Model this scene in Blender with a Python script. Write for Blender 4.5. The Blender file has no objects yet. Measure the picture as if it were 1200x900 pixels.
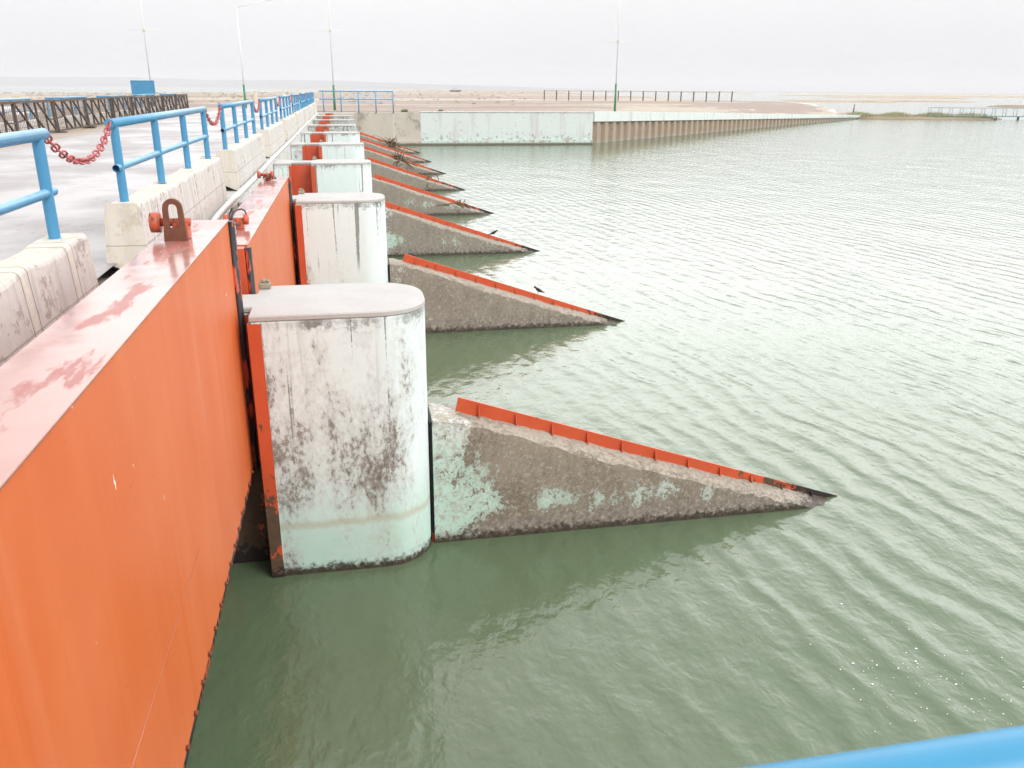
import bpy, bmesh, math, random
from mathutils import Vector, Matrix
random.seed(7)
PI = math.pi
S = bpy.context.scene
C = S.collection
CAMZ = 4.77            # eye height over the water (water is z = 0)
PITCH = 8.43           # pier spacing along the dam (+Y)

# ------------------------------------------------------------------ tagging
def tag(o, label=None, cat=None, group=None, kind=None):
    if label: o['label'] = label
    if cat: o['category'] = cat
    if group: o['group'] = group
    if kind: o['kind'] = kind
    return o

def empty(name, loc, label, cat, group=None, rotz=0.0):
    o = bpy.data.objects.new(name, None)
    o.empty_display_size = 0.2
    o.location = loc
    o.rotation_euler = (0, 0, rotz)
    C.objects.link(o)
    return tag(o, label, cat, group)

def copy_thing(o, loc=None, parent=None):
    c = o.copy()
    C.objects.link(c)
    if parent: c.parent = parent
    if loc is not None: c.location = loc
    for ch in list(o.children):
        copy_thing(ch, None, c)
    return c

# ------------------------------------------------------------------ mesh builder
class MB:
    def __init__(s):
        s.v = []; s.f = []; s.sm = []
    def add(s, vs, fs, smooth=False):
        n = len(s.v)
        s.v += [tuple(v) for v in vs]
        s.f += [tuple(i + n for i in f) for f in fs]
        s.sm += [smooth] * len(fs)
        return s
    def box(s, x0, x1, y0, y1, z0, z1):
        vs = [(x0,y0,z0),(x1,y0,z0),(x1,y1,z0),(x0,y1,z0),(x0,y0,z1),(x1,y0,z1),(x1,y1,z1),(x0,y1,z1)]
        return s.add(vs, [(3,2,1,0),(4,5,6,7),(0,1,5,4),(1,2,6,5),(2,3,7,6),(3,0,4,7)])
    def prism(s, pts, z0, z1):
        n = len(pts)
        vs = [(p[0],p[1],z0) for p in pts] + [(p[0],p[1],z1) for p in pts]
        fs = [tuple(range(n-1,-1,-1)), tuple(range(n,2*n))]
        fs += [(i,(i+1)%n,n+(i+1)%n,n+i) for i in range(n)]
        return s.add(vs, fs)
    def extr(s, prof, fn, a, b):
        """closed profile (CCW seen from +extrusion) swept from a to b; fn(u,v,t)->xyz"""
        n = len(prof)
        vs = [fn(p[0],p[1],a) for p in prof] + [fn(p[0],p[1],b) for p in prof]
        fs = [tuple(range(n-1,-1,-1)), tuple(range(n,2*n))]
        fs += [(i,(i+1)%n,n+(i+1)%n,n+i) for i in range(n)]
        return s.add(vs, fs)
    def tube(s, path, r, seg=12, cap=True, closed=False):
        path = [Vector(p) for p in path]
        n = len(path)
        rr = r if isinstance(r, (list, tuple)) else [r]*n
        up = None; rings = []
        for i, p in enumerate(path):
            if closed: t = path[(i+1)%n] - path[i-1]
            elif i == 0: t = path[1]-p
            elif i == n-1: t = p-path[i-1]
            else: t = path[i+1]-path[i-1]
            t.normalize()
            if up is None:
                up = Vector((0,0,1)) if abs(t.z) < .9 else Vector((1,0,0))
            a = (up - t*up.dot(t)).normalized(); b = t.cross(a); up = a
            rings.append([p + (a*math.cos(2*PI*k/seg) + b*math.sin(2*PI*k/seg))*rr[i] for k in range(seg)])
        vs = [v for rg in rings for v in rg]; fs = []
        m = n if closed else n-1
        for i in range(m):
            for k in range(seg):
                a0 = i*seg+k; a1 = i*seg+(k+1)%seg
                j = (i+1)%n
                fs.append((a0, a1, j*seg+(k+1)%seg, j*seg+k))
        s.add(vs, fs, True)
        if cap and not closed:
            nn = len(s.v)-len(vs)
            s.f.append(tuple(nn+k for k in range(seg-1,-1,-1))); s.sm.append(False)
            s.f.append(tuple(nn+(n-1)*seg+k for k in range(seg))); s.sm.append(False)
        return s
    def bar(s, p, q, w, h):
        """square bar between two points"""
        p = Vector(p); q = Vector(q); t = (q-p).normalized()
        u = Vector((0,0,1)) if abs(t.z) < .9 else Vector((0,1,0))
        a = t.cross(u).normalized(); b = a.cross(t)
        vs = [e + a*sx*w/2 + b*sz*h/2 for e in (p,q) for sx,sz in ((-1,-1),(1,-1),(1,1),(-1,1))]
        return s.add(vs, [(3,2,1,0),(4,5,6,7),(0,1,5,4),(1,2,6,5),(2,3,7,6),(3,0,4,7)])
    def ball(s, c, rx, ry, rz, seg=10, rings=6):
        vs = []; fs = []
        for i in range(rings+1):
            th = PI*i/rings
            for k in range(seg):
                ph = 2*PI*k/seg
                vs.append((c[0]+rx*math.sin(th)*math.cos(ph), c[1]+ry*math.sin(th)*math.sin(ph), c[2]+rz*math.cos(th)))
        for i in range(rings):
            for k in range(seg):
                fs.append((i*seg+k, (i+1)*seg+k, (i+1)*seg+(k+1)%seg, i*seg+(k+1)%seg))
        return s.add(vs, fs, True)
    def build(s, name, mat, parent=None, loc=None, bevel=0, bseg=1, rough=0):
        me = bpy.data.meshes.new(name)
        me.from_pydata(s.v, [], s.f)
        me.polygons.foreach_set('use_smooth', s.sm)
        bm = bmesh.new(); bm.from_mesh(me)
        if any(s.sm): bmesh.ops.remove_doubles(bm, verts=bm.verts, dist=1e-6)
        if bevel:
            bm.normal_update()
            es = [e for e in bm.edges if len(e.link_faces) == 2 and e.calc_face_angle(0) > .45]
            bmesh.ops.bevel(bm, geom=es, offset=bevel, segments=bseg, affect='EDGES', profile=.5, clamp_overlap=True)
        bmesh.ops.recalc_face_normals(bm, faces=bm.faces)
        bm.to_mesh(me); bm.free()
        me.materials.append(mat)
        o = bpy.data.objects.new(name, me)
        C.objects.link(o)
        if parent: o.parent = parent
        if loc is not None: o.location = loc
        return o

# ------------------------------------------------------------------ materials
class NT:
    def __init__(s, name):
        s.m = bpy.data.materials.new(name); s.m.use_nodes = True
        s.t = s.m.node_tree; s.n = s.t.nodes; s.l = s.t.links
        s.b = s.n['Principled BSDF']; s.out = s.n['Material Output']
        s.geo = s.n.new('ShaderNodeNewGeometry'); s.pos = s.geo.outputs['Position']
        s._sep = None
    def lk(s, a, b):
        if hasattr(a, 'links') or isinstance(a, bpy.types.NodeSocket): s.l.new(a, b)
        else:
            if b.type == 'RGBA' and len(a) == 3: a = (*a, 1)
            b.default_value = a
    def xyz(s):
        if not s._sep:
            s._sep = s.n.new('ShaderNodeSeparateXYZ'); s.l.new(s.pos, s._sep.inputs[0])
        return s._sep.outputs
    def math(s, op, a, b=0, c=None, clamp=False):
        n = s.n.new('ShaderNodeMath'); n.operation = op; n.use_clamp = clamp
        s.lk(a, n.inputs[0]); s.lk(b, n.inputs[1])
        if c is not None: s.lk(c, n.inputs[2])
        return n.outputs[0]
    def scalev(s, v, sc):
        n = s.n.new('ShaderNodeVectorMath'); n.operation = 'MULTIPLY'
        s.l.new(v, n.inputs[0]); n.inputs[1].default_value = sc
        return n.outputs[0]
    def noise(s, scale=1, detail=4, rough=.55, sc=None, v=None, off=None, dist=0):
        v = v or s.pos
        if off:
            n0 = s.n.new('ShaderNodeVectorMath'); n0.operation = 'ADD'; s.l.new(v, n0.inputs[0]); n0.inputs[1].default_value = off; v = n0.outputs[0]
        if sc: v = s.scalev(v, sc)
        n = s.n.new('ShaderNodeTexNoise'); s.l.new(v, n.inputs['Vector'])
        n.inputs['Scale'].default_value = scale; n.inputs['Detail'].default_value = detail
        n.inputs['Roughness'].default_value = rough; n.inputs['Distortion'].default_value = dist
        return n.outputs[0]
    def step(s, x, a, b, lo=0., hi=1.):
        n = s.n.new('ShaderNodeMapRange'); n.interpolation_type = 'SMOOTHSTEP'
        s.lk(x, n.inputs['Value']); s.lk(a, n.inputs['From Min']); s.lk(b, n.inputs['From Max'])
        n.inputs['To Min'].default_value = lo; n.inputs['To Max'].default_value = hi
        return n.outputs[0]
    def mix(s, f, a, b):
        n = s.n.new('ShaderNodeMix'); n.data_type = 'RGBA'
        s.lk(f, n.inputs[0]); s.lk(a, n.inputs[6]); s.lk(b, n.inputs[7])
        return n.outputs[2]
    def fmix(s, f, a, b):
        n = s.n.new('ShaderNodeMix'); n.data_type = 'FLOAT'
        s.lk(f, n.inputs[0]); s.lk(a, n.inputs[2]); s.lk(b, n.inputs[3])
        return n.outputs[0]
    def objcol(s):
        n = s.n.new('ShaderNodeObjectInfo'); q = s.n.new('ShaderNodeSeparateColor')
        s.l.new(n.outputs['Color'], q.inputs[0]); return q.outputs
    def nz(s):
        q = s.n.new('ShaderNodeSeparateXYZ'); s.l.new(s.geo.outputs['Normal'], q.inputs[0]); return q.outputs
    def bump(s, h, strength=.3, dist=.01):
        n = s.n.new('ShaderNodeBump'); s.lk(h, n.inputs['Height'])
        n.inputs['Strength'].default_value = strength; n.inputs['Distance'].default_value = dist
        s.l.new(n.outputs[0], s.b.inputs['Normal']); return n
    def done(s, col, rough=.7, spec=None, metal=None):
        s.lk(col, s.b.inputs['Base Color']); s.lk(rough, s.b.inputs['Roughness'])
        if spec is not None: s.lk(spec, s.b.inputs['Specular IOR Level'])
        if metal is not None: s.lk(metal, s.b.inputs['Metallic'])
        return s.m

def mat_simple(name, col, rough=.6, var=.25, scale=8, rust=0, rustcol=(.09,.04,.02)):
    t = NT(name)
    k = t.noise(scale, 5)
    c = t.mix(k, tuple(x*(1-var) for x in col), tuple(min(1, x*(1+var)) for x in col))
    if rust:
        r = t.step(t.noise(scale*1.7, 8, .7, off=(3,7,1)), .64-rust*.2, .70-rust*.2)
        c = t.mix(r, c, rustcol)
    t.bump(t.noise(scale*5, 4), .2, .004)
    return t.done(c, rough)

def mat_orange(name, plate=False):
    t = NT(name); P = t.xyz(); N = t.nz()
    st = t.noise(1, 5, .6, sc=(6,6,.5))                 # vertical runs
    big = t.noise(.8, 4, .5, off=(5,0,2))
    c = t.mix(t.step(st, .35, .7), (.60,.118,.023), (.64,.142,.034))
    c = t.mix(t.step(big, .4, .75, 0, .5), c, (.66,.185,.070))     # chalked areas
    fade = t.step(t.noise(1, 3, .5, sc=(3.2,3.2,.22), off=(1,1,8)), .58, .74, 0, .17)
    c = t.mix(fade, c, (.68,.28,.17))
    drip = t.step(t.noise(1, 6, .6, sc=(26,26,.9), off=(2,9,4)), .665, .70, 0, .55)
    c = t.mix(drip, c, (.52,.08,.02))
    chip = t.step(t.noise(1, 2, .5, sc=(17,17,7), off=(8,2,1)), .775, .79)
    c = t.mix(chip, c, (.72,.62,.56))
    spot = t.step(t.noise(22, 3, .6, off=(4,4,4)), .715, .74)
    c = t.mix(spot, c, (.22,.07,.04))
    # top: glossy paler pink on up-facing sides, with rougher red patches
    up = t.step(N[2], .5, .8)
    if plate:
        c = t.mix(t.step(t.noise(6, 6, .7), .35, .6, .25, .9), c, (.20,.13,.105))
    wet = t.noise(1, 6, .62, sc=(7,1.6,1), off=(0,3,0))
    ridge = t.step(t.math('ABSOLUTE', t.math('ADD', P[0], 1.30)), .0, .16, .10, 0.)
    redm = t.step(t.math('ADD', wet, ridge), .59, .67)
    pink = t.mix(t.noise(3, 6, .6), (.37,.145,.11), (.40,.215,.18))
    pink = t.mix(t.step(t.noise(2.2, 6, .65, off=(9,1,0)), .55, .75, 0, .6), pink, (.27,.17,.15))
    topc = t.mix(t.math('MULTIPLY', redm, .6), pink, (.34,.055,.04))
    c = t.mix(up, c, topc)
    r = t.fmix(up, t.fmix(big, .38, .55), t.fmix(redm, t.fmix(t.noise(1.3, 3), .06, .26), .42))
    t.bump(t.math('ADD', t.math('MULTIPLY', t.noise(30, 5, .6), .05), t.math('MULTIPLY', t.noise(1.1, 3, .5, off=(2,2,2)), 3.)), .35, .012)
    return t.done(c, r)

def mat_orange_plain(name, rust=0.35):
    """liner / fin steel: red-orange paint, worn to dark brown near the water"""
    t = NT(name); P = t.xyz()
    k = t.noise(5, 5)
    c = t.mix(k, (.50,.066,.02), (.60,.105,.038))
    hz = t.step(P[2], .3, 2.3, .21, -.04) if rust < .5 else t.step(P[2], -.1, .75, .22, -.04)
    n = t.math('ADD', t.noise(4.5, 9, .68, sc=(1,1,.6)), hz)
    w = t.step(n, .635 if rust < .5 else .60, .665)
    brown = t.mix(t.noise(17, 5), (.06,.032,.018), (.14,.08,.045))
    c = t.mix(w, c, brown)
    dk = t.step(t.math('ADD', t.noise(9, 7, .7, off=(3,3,0)), t.step(P[2], -.1, .55, .38, 0.)), .70, .76)
    c = t.mix(dk, c, (.022,.015,.012))
    t.bump(t.math('ADD', n, t.math('MULTIPLY', w, -.1)), .35, .01)
    return t.done(c, t.fmix(w, .42, .8))

def mat_painted_concrete(name, wedge=False):
    t = NT(name); P = t.xyz(); oc = t.objcol()
    fine = t.step(t.noise(18, 10, .78), .32, .68); mid = t.noise(3.0, 8, .68, sc=(1,1,.5 if wedge else .36), off=(3,1,5)); big = t.noise(.95, 4, .55, sc=(1.2,1.2,.8))
    conc = t.mix(fine, (.11,.095,.08), (.31,.28,.245))
    conc = t.mix(t.step(mid, .4, .65, 0, .6), conc, (.12,.095,.072))
    speck = t.step(t.noise(60, 3, .6), .62, .72)
    conc = t.mix(t.math('MULTIPLY', speck, .6), conc, (.42,.39,.35))
    white = t.mix(t.noise(6, 5), (.66,.745,.735), (.75,.815,.80))
    mint = t.mix(t.noise(5, 6), (.44,.63,.53), (.56,.72,.64))
    zz = t.math('ADD', P[2], t.math('MULTIPLY', t.math('SUBTRACT', big, .5), 1.2))
    if not wedge:
        pc = t.mix(t.step(zz, .1, 1.3), mint, white)
        # wear: concentrated in the lower middle of the face
        hump = t.math('MULTIPLY', t.math('MULTIPLY', t.step(P[2], .50, .95), t.step(P[2], 1.15, 2.3, 1, .12)), t.step(P[0], .0, .75, 1., .15))
        n = t.math('ADD', t.math('MULTIPLY', mid, .52), t.math('MULTIPLY', t.noise(26, 10, .8, sc=(1,1,.6)), .48))
        n = t.math('ADD', n, t.math('MULTIPLY', t.math('SUBTRACT', big, .5), .22))
        edge = t.step(P[0], -.86, -.60, .07, 0.)
        n = t.math('ADD', n, t.math('ADD', t.math('MULTIPLY', hump, .115), edge))
        thr = t.math('SUBTRACT', .70, t.math('MULTIPLY', oc[0], .125))
        w = t.step(n, thr, t.math('ADD', thr, .05))
        soft = t.step(n, t.math('SUBTRACT', thr, .09), thr, 0, .42)
        c = t.mix(soft, pc, (.50,.48,.44))
        # partly greyed bare patches
        c = t.mix(w, c, t.mix(t.step(n, t.math('ADD', thr, .02), t.math('ADD', thr, .11)), (.36,.335,.305), conc))
        # ochre tide line and drips from the top
        tide = t.math('ABSOLUTE', t.math('SUBTRACT', P[2], t.math('ADD', .50, t.math('MULTIPLY', mid, .14))))
        c = t.mix(t.step(tide, .0, .075, .42, 0), c, (.42,.31,.17))
        dr = t.noise(1, 3, .5, sc=(8.5,8.5,.16), off=(0,0,3))
        drip = t.math('MULTIPLY', t.step(t.math('ADD', dr, t.math('ADD', .025, t.math('MULTIPLY', fine, .03))), .655, .685), t.step(P[2], 1.3, 1.75))
        c = t.mix(t.math('MULTIPLY', drip, .8), c, (.15,.15,.125))
        dr2 = t.math('MULTIPLY', t.step(t.noise(1, 4, .6, sc=(11,11,.3), off=(7,2,0)), .60, .70), t.step(P[2], 1.5, 2.6))
        c = t.mix(t.math('MULTIPLY', dr2, .4), c, (.40,.42,.38))
        top = t.step(t.math('ADD', P[2], t.math('MULTIPLY', fine, .16)), 2.69, 2.76)
        c = t.mix(t.math('MULTIPLY', top, t.step(mid, .35, .65, .05, .85)), c, (.13,.12,.105))
        c = t.mix(t.math('MULTIPLY', oc[1], t.step(fine, .1, .6)), c, conc)    # bare grey piers
    else:
        n = t.math('ADD', t.math('MULTIPLY', mid, .62), t.math('MULTIPLY', t.math('ADD', .31, t.math('MULTIPLY', fine, .38)), .38))
        # old mint paint survives next to the pier and in a band above the water
        left = t.step(t.math('ADD', P[0], t.math('MULTIPLY', t.math('SUBTRACT', big, .5), 1.6)), .75, 1.75, .27, 0.)
        bz = t.math('ABSOLUTE', t.math('SUBTRACT', P[2], t.math('SUBTRACT', .50, t.math('MULTIPLY', P[0], .035))))
        band = t.step(bz, .02, .34, .135, 0.)
        n = t.math('ADD', n, t.math('ADD', t.math('MULTIPLY', left, oc[0]), t.math('MULTIPLY', band, oc[1])))
        n = t.math('ADD', n, t.math('MULTIPLY', t.math('SUBTRACT', big, .5), .2))
        pits = t.step(t.noise(11, 7, .7, off=(6,1,2)), .56, .60, 0, .16)
        n = t.math('SUBTRACT', n, pits)
        w = t.step(n, .625, .66)
        conc = t.mix(t.step(mid, .35, .65), (.19,.153,.112), (.30,.253,.19))
        conc = t.mix(t.math('MULTIPLY', t.step(fine, .5, .7), .6), conc, (.34,.30,.25))
        conc = t.mix(oc[2], conc, (.30,.28,.24))
        conc = t.mix(t.step(t.noise(1, 6, .7, sc=(10,10,1.1), off=(3,0,0)), .46, .68, 0, .5), conc, (.30,.265,.215))
        conc = t.mix(t.step(t.noise(55, 3, .6), .55, .64, 0, .5), conc, (.40,.37,.32))
        conc = t.mix(t.step(t.noise(38, 4, .6, off=(1,5,1)), .57, .65, 0, .5), conc, (.07,.055,.04))
        ptop = t.step(t.math('ADD', P[2], t.math('MULTIPLY', P[0], .30)), 1.15, 1.8)
        pc = t.mix(ptop, mint, (.66,.70,.67))
        pc = t.mix(t.step(t.math('ADD', t.math('MULTIPLY', fine, .6), t.math('MULTIPLY', mid, .4)), .47, .6, 0, .6), pc, (.40,.385,.33))
        low = t.step(t.math('ADD', P[2], t.math('MULTIPLY', fine, .3)), .32, .42)
        conc = t.mix(low, t.mix(fine, (.16,.135,.11), (.33,.29,.25)), conc)
        c = t.mix(w, conc, pc)
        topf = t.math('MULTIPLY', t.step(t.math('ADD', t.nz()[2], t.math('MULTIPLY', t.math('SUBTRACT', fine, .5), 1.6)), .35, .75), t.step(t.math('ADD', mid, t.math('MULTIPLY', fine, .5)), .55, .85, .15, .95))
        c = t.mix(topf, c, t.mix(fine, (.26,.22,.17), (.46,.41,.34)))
        # pale run-off below the arris
        ar = t.step(t.math('ADD', t.math('ADD', P[2], t.math('MULTIPLY', P[0], .315)), t.math('MULTIPLY', t.noise(1,5,.6,sc=(9,9,1)), .3)), 1.76, 1.90)
        c = t.mix(t.math('MULTIPLY', ar, t.step(fine, .3, .6, .1, .6)), c, (.36,.32,.26))
    damp = t.step(t.math('ADD', P[2], t.math('MULTIPLY', fine, .10)), .085, .185)
    c = t.mix(damp, t.mix(fine, (.035,.026,.018), (.085,.066,.047)), c)
    t.bump(t.math('ADD', t.math('MULTIPLY', fine, .17 if wedge else .10), t.math('MULTIPLY', w, .25 if wedge else -.22)), .7, .018)
    return t.done(c, t.fmix(damp, .35, .8))

def mat_whitewash(name, base=(.60,.575,.545), joints=True, yellow=True):
    t = NT(name); P = t.xyz()
    fine = t.noise(14, 9, .7); mid = t.noise(2.4, 6, .62); big = t.noise(.6, 4)
    c = t.mix(mid, tuple(x*.82 for x in base), tuple(min(.85, x*1.18) for x in base))
    st = t.step(t.noise(1, 5, .6, sc=(8,8,.6)), .45, .7, 0, .6)
    c = t.mix(st, c, (.38,.345,.32))
    bare = t.step(t.math('ADD', t.math('MULTIPLY', mid, .5), t.math('MULTIPLY', fine, .5)), .53, .60)
    c = t.mix(t.math('MULTIPLY', bare, .8), c, t.mix(fine, (.24,.20,.165), (.38,.33,.28)))
    if yellow:
        N = t.nz()
        ym = t.math('MAXIMUM', t.step(N[2], .4, .8), t.step(t.math('ABSOLUTE', N[1]), .5, .8))
        c = t.mix(t.math('MULTIPLY', ym, t.step(fine, .35, .7, .15, .75)), c, (.66,.60,.44))
    if joints:
        fr = t.math('ABSOLUTE', t.math('SUBTRACT', t.math('FRACT', t.math('ADD', t.math('DIVIDE', t.math('ADD', P[1], -9.57+8.43), 1.0), t.math('MULTIPLY', t.math('SUBTRACT', mid, .5), .05))), .5))
        rib = t.step(fr, .43, .47)
        c = t.mix(t.math('MULTIPLY', rib, t.step(fine, .3, .6)), c, (.66,.62,.53))
        crack = t.step(t.math('ABSOLUTE', t.math('SUBTRACT', fr, .425)), .0, .013, .85, 0)
        c = t.mix(crack, c, (.16,.13,.10))
        hz = t.math('ABSOLUTE', t.math('SUBTRACT', P[2], t.math('ADD', 3.13, t.math('MULTIPLY', mid, .03))))
        c = t.mix(t.step(hz, .0, .012, .6, 0), c, (.2,.17,.14))
        h = t.math('ADD', fine, t.math('MULTIPLY', rib, .8))
        t.bump(h, .5, .015)
    else:
        t.bump(fine, .5, .012)
    return t.done(c, .8)

def mat_cap(name):
    t = NT(name); fine = t.noise(20, 9, .7); mid = t.noise(2.5, 6, .6)
    c = t.mix(mid, (.40,.385,.365), (.55,.535,.515))
    c = t.mix(t.step(fine, .55, .75, 0, .6), c, (.33,.29,.25))
    N = t.nz()
    c = t.mix(t.step(N[2], .3, .8, .2, 0), c, t.mix(fine, (.2,.18,.15), (.5,.48,.44)))
    t.bump(fine, .5, .01)
    return t.done(c, .75)

def mat_blue(name, deep=False):
    t = NT(name)
    c = t.mix(t.noise(2.5, 5), (.045,.22,.41), (.08,.30,.49))
    if deep: c = t.mix(t.noise(14, 5), (.010,.20,.38), (.022,.26,.45))
    N = t.nz()
    chalk = t.math('MULTIPLY', t.step(N[2], .1, .9), t.step(t.noise(5, 5), .25, .6, .2, .55) if not deep else .12)
    c = t.mix(chalk, c, (.30,.50,.66))
    rs = t.step(t.noise(11, 9, .75, off=(1,5,2)), .67, .70)
    c = t.mix(rs, c, (.10,.07,.05))
    t.bump(t.noise(40, 4), .1, .002)
    return t.done(c, .4)

def mat_road(name):
    t = NT(name); P = t.xyz()
    big = t.noise(.35, 5, .6); lon = t.noise(1, 6, .6, sc=(1.6,.16,1)); fine = t.noise(30, 6, .7)
    c = t.mix(lon, (.275,.248,.243), (.345,.315,.312))
    c = t.mix(t.step(fine, .5, .75, 0, .4), c, (.17,.15,.14))
    c = t.mix(t.step(t.noise(1, 7, .65, sc=(.9,.3,1), off=(4,2,0)), .57, .66, 0, .6), c, (.25,.21,.195))
    crk = t.step(t.math('ABSOLUTE', t.math('SUBTRACT', t.noise(.55, 9, .6, off=(9,9,0)), .5)), .0, .006, .6, 0)
    c = t.mix(crk, c, (.12,.10,.09))
    sx = t.math('ADD', P[0], t.math('MULTIPLY', t.math('SUBTRACT', t.noise(.45, 6, .65, off=(2,0,0)), .5), 3.2))
    sand = t.step(sx, -10.9, -9.7, 1, 0)
    sc = t.mix(t.noise(2, 6), (.33,.255,.175), (.44,.36,.265))
    c = t.mix(sand, c, sc)
    wet = t.step(big, .38, .62)
    r = t.fmix(sand, t.fmix(wet, .6, .32), .85)
    t.bump(t.math('ADD', fine, t.math('MULTIPLY', lon, 1.5)), .25, .008)
    return t.done(c, r)

def mat_land(name):
    t = NT(name); P = t.xyz()
    st = t.noise(1, 8, .62, sc=(.008,.034,1)); st2 = t.noise(1, 6, .6, sc=(.02,.11,1), off=(50,9,0)); fine = t.noise(.9, 9, .78)
    c = t.mix(t.step(fine, .3, .7), (.35,.295,.225), (.49,.425,.34))
    c = t.mix(t.step(st, .46, .54, 0, .95), c, t.mix(fine, (.25,.185,.15), (.33,.255,.215)))
    scrub = t.step(t.noise(.3, 9, .8, off=(3,3,0)), .50, .60, 0, .8)
    far = t.step(P[1], 130, 300, .25, 1.)
    c = t.mix(t.math('MULTIPLY', scrub, far), c, (.25,.22,.12))
    near = t.math('MULTIPLY', t.step(P[1], 77, 150, 1, 0), t.step(P[0], 34, 16, 0, 1))
    c = t.mix(t.math('MULTIPLY', near, t.step(fine, .3, .6, .3, .75)), c, (.28,.20,.165))
    pool = t.step(t.math('ADD', st2, t.math('MULTIPLY', fine, .04)), .63, .645)
    c = t.mix(pool, c, (.42,.38,.36))
    rx = t.math('ABSOLUTE', t.math('ADD', t.math('ADD', P[0], 6.0), t.math('MULTIPLY', t.noise(.3, 4), 1.5)))
    road = t.math('MULTIPLY', t.step(rx, 2.6, 4.2, 1, 0), t.step(P[1], 90, 180, 1, 0))
    c = t.mix(road, c, (.46,.42,.40))
    t.bump(fine, .6, .12)
    return t.done(c, t.fmix(pool, .85, .06))

def mat_water(name):
    t = NT(name); P = t.xyz()
    # wind ripples: crests run roughly along the piers-to-camera direction
    def waves(rotdeg, scale, dist, dscale, detail=2.):
        mp = t.n.new('ShaderNodeMapping'); mp.inputs['Rotation'].default_value = (0,0,math.radians(rotdeg)); t.l.new(t.pos, mp.inputs['Vector'])
        wv = t.n.new('ShaderNodeTexWave'); wv.wave_type = 'BANDS'; wv.bands_direction = 'X'; wv.wave_profile = 'SIN'
        t.l.new(mp.outputs[0], wv.inputs['Vector'])
        wv.inputs['Scale'].default_value = scale; wv.inputs['Distortion'].default_value = dist
        wv.inputs['Detail'].default_value = detail; wv.inputs['Detail Scale'].default_value = dscale; wv.inputs['Detail Roughness'].default_value = .5
        return wv.outputs['Fac']
    gust = t.step(t.noise(.35, 3, .5, sc=(1,.7,1), off=(4,4,0)), .3, .7, .35, 1.)
    gust2 = t.step(t.noise(.5, 2, .5, off=(14,3,0)), .35, .65, .2, 1.)
    shel = t.step(t.math('ADD', P[0], t.math('MULTIPLY', t.noise(.6, 2), 2.)), 1.0, 4.2, .0, 1.)
    w1 = t.math('MULTIPLY', t.math('MULTIPLY', t.math('POWER', waves(-9, .62, 5.5, .9), 1.6), gust), shel)
    w2 = t.math('MULTIPLY', t.math('MULTIPLY', waves(24, 1.05, 6., 1.2), gust2), t.fmix(shel, .25, 1.))
    a = t.noise(1, 3, .5, sc=(2.4,1.5,1))
    b = t.noise(1, 3, .55, sc=(5.5,3.6,1), off=(7,3,0), dist=.4)
    sm = t.noise(14, 3, .6, off=(1,1,0))
    lg = t.noise(.45, 2, .5, sc=(1,.6,1))
    open_ = t.step(t.math('ADD', P[1], t.math('MULTIPLY', t.noise(.2, 3), 8.)), 10., 26., 1., .5)
    w1 = t.math('MULTIPLY', w1, open_); w2 = t.math('MULTIPLY', w2, open_)
    h = t.math('MULTIPLY', w1, .38)
    h = t.math('ADD', h, t.math('MULTIPLY', w2, .10))
    h = t.math('ADD', h, t.math('MULTIPLY', a, .55))
    h = t.math('ADD', h, t.math('MULTIPLY', t.math('MULTIPLY', b, open_), .30))
    h = t.math('ADD', h, t.math('MULTIPLY', sm, .045))
    h = t.math('ADD', h, t.math('MULTIPLY', lg, .9))
    bn = t.bump(h, 1.0, .047)
    c = t.mix(t.noise(.25, 4, .6), (.092,.138,.071), (.120,.162,.095))
    # churned silt close to the concrete
    t.done(c, .12)
    t.b.inputs['IOR'].default_value = 1.5
    return t.m

def mat_island(name, a=(.36,.28,.17), b=(.47,.38,.25)):
    t = NT(name); P = t.xyz()
    n = t.noise(.12, 7, .7)
    c = t.mix(n, a, b)
    c = t.mix(t.step(t.noise(.05, 4, off=(9,2,0)), .52, .62, 0, .7), c, (.22,.22,.11))
    c = t.mix(t.step(P[2], .05, .25), (.24,.16,.11), c)
    return t.done(c, .9)

def mat_rubber(name):
    t = NT(name); P = t.xyz()
    n = t.noise(1, 6, .6, sc=(9,9,1.6))
    k = t.step(n, .555, .575)
    c = t.mix(k, (.010,.009,.014), (.46,.06,.018))
    return t.done(c, .5)

def mat_reed(name):
    t = NT(name)
    oi = t.n.new('ShaderNodeTexCoord')
    n = t.noise(1.4, 3, .6)
    c = t.mix(n, (.20,.245,.11), (.46,.40,.235))
    return t.done(c, .8)

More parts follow.
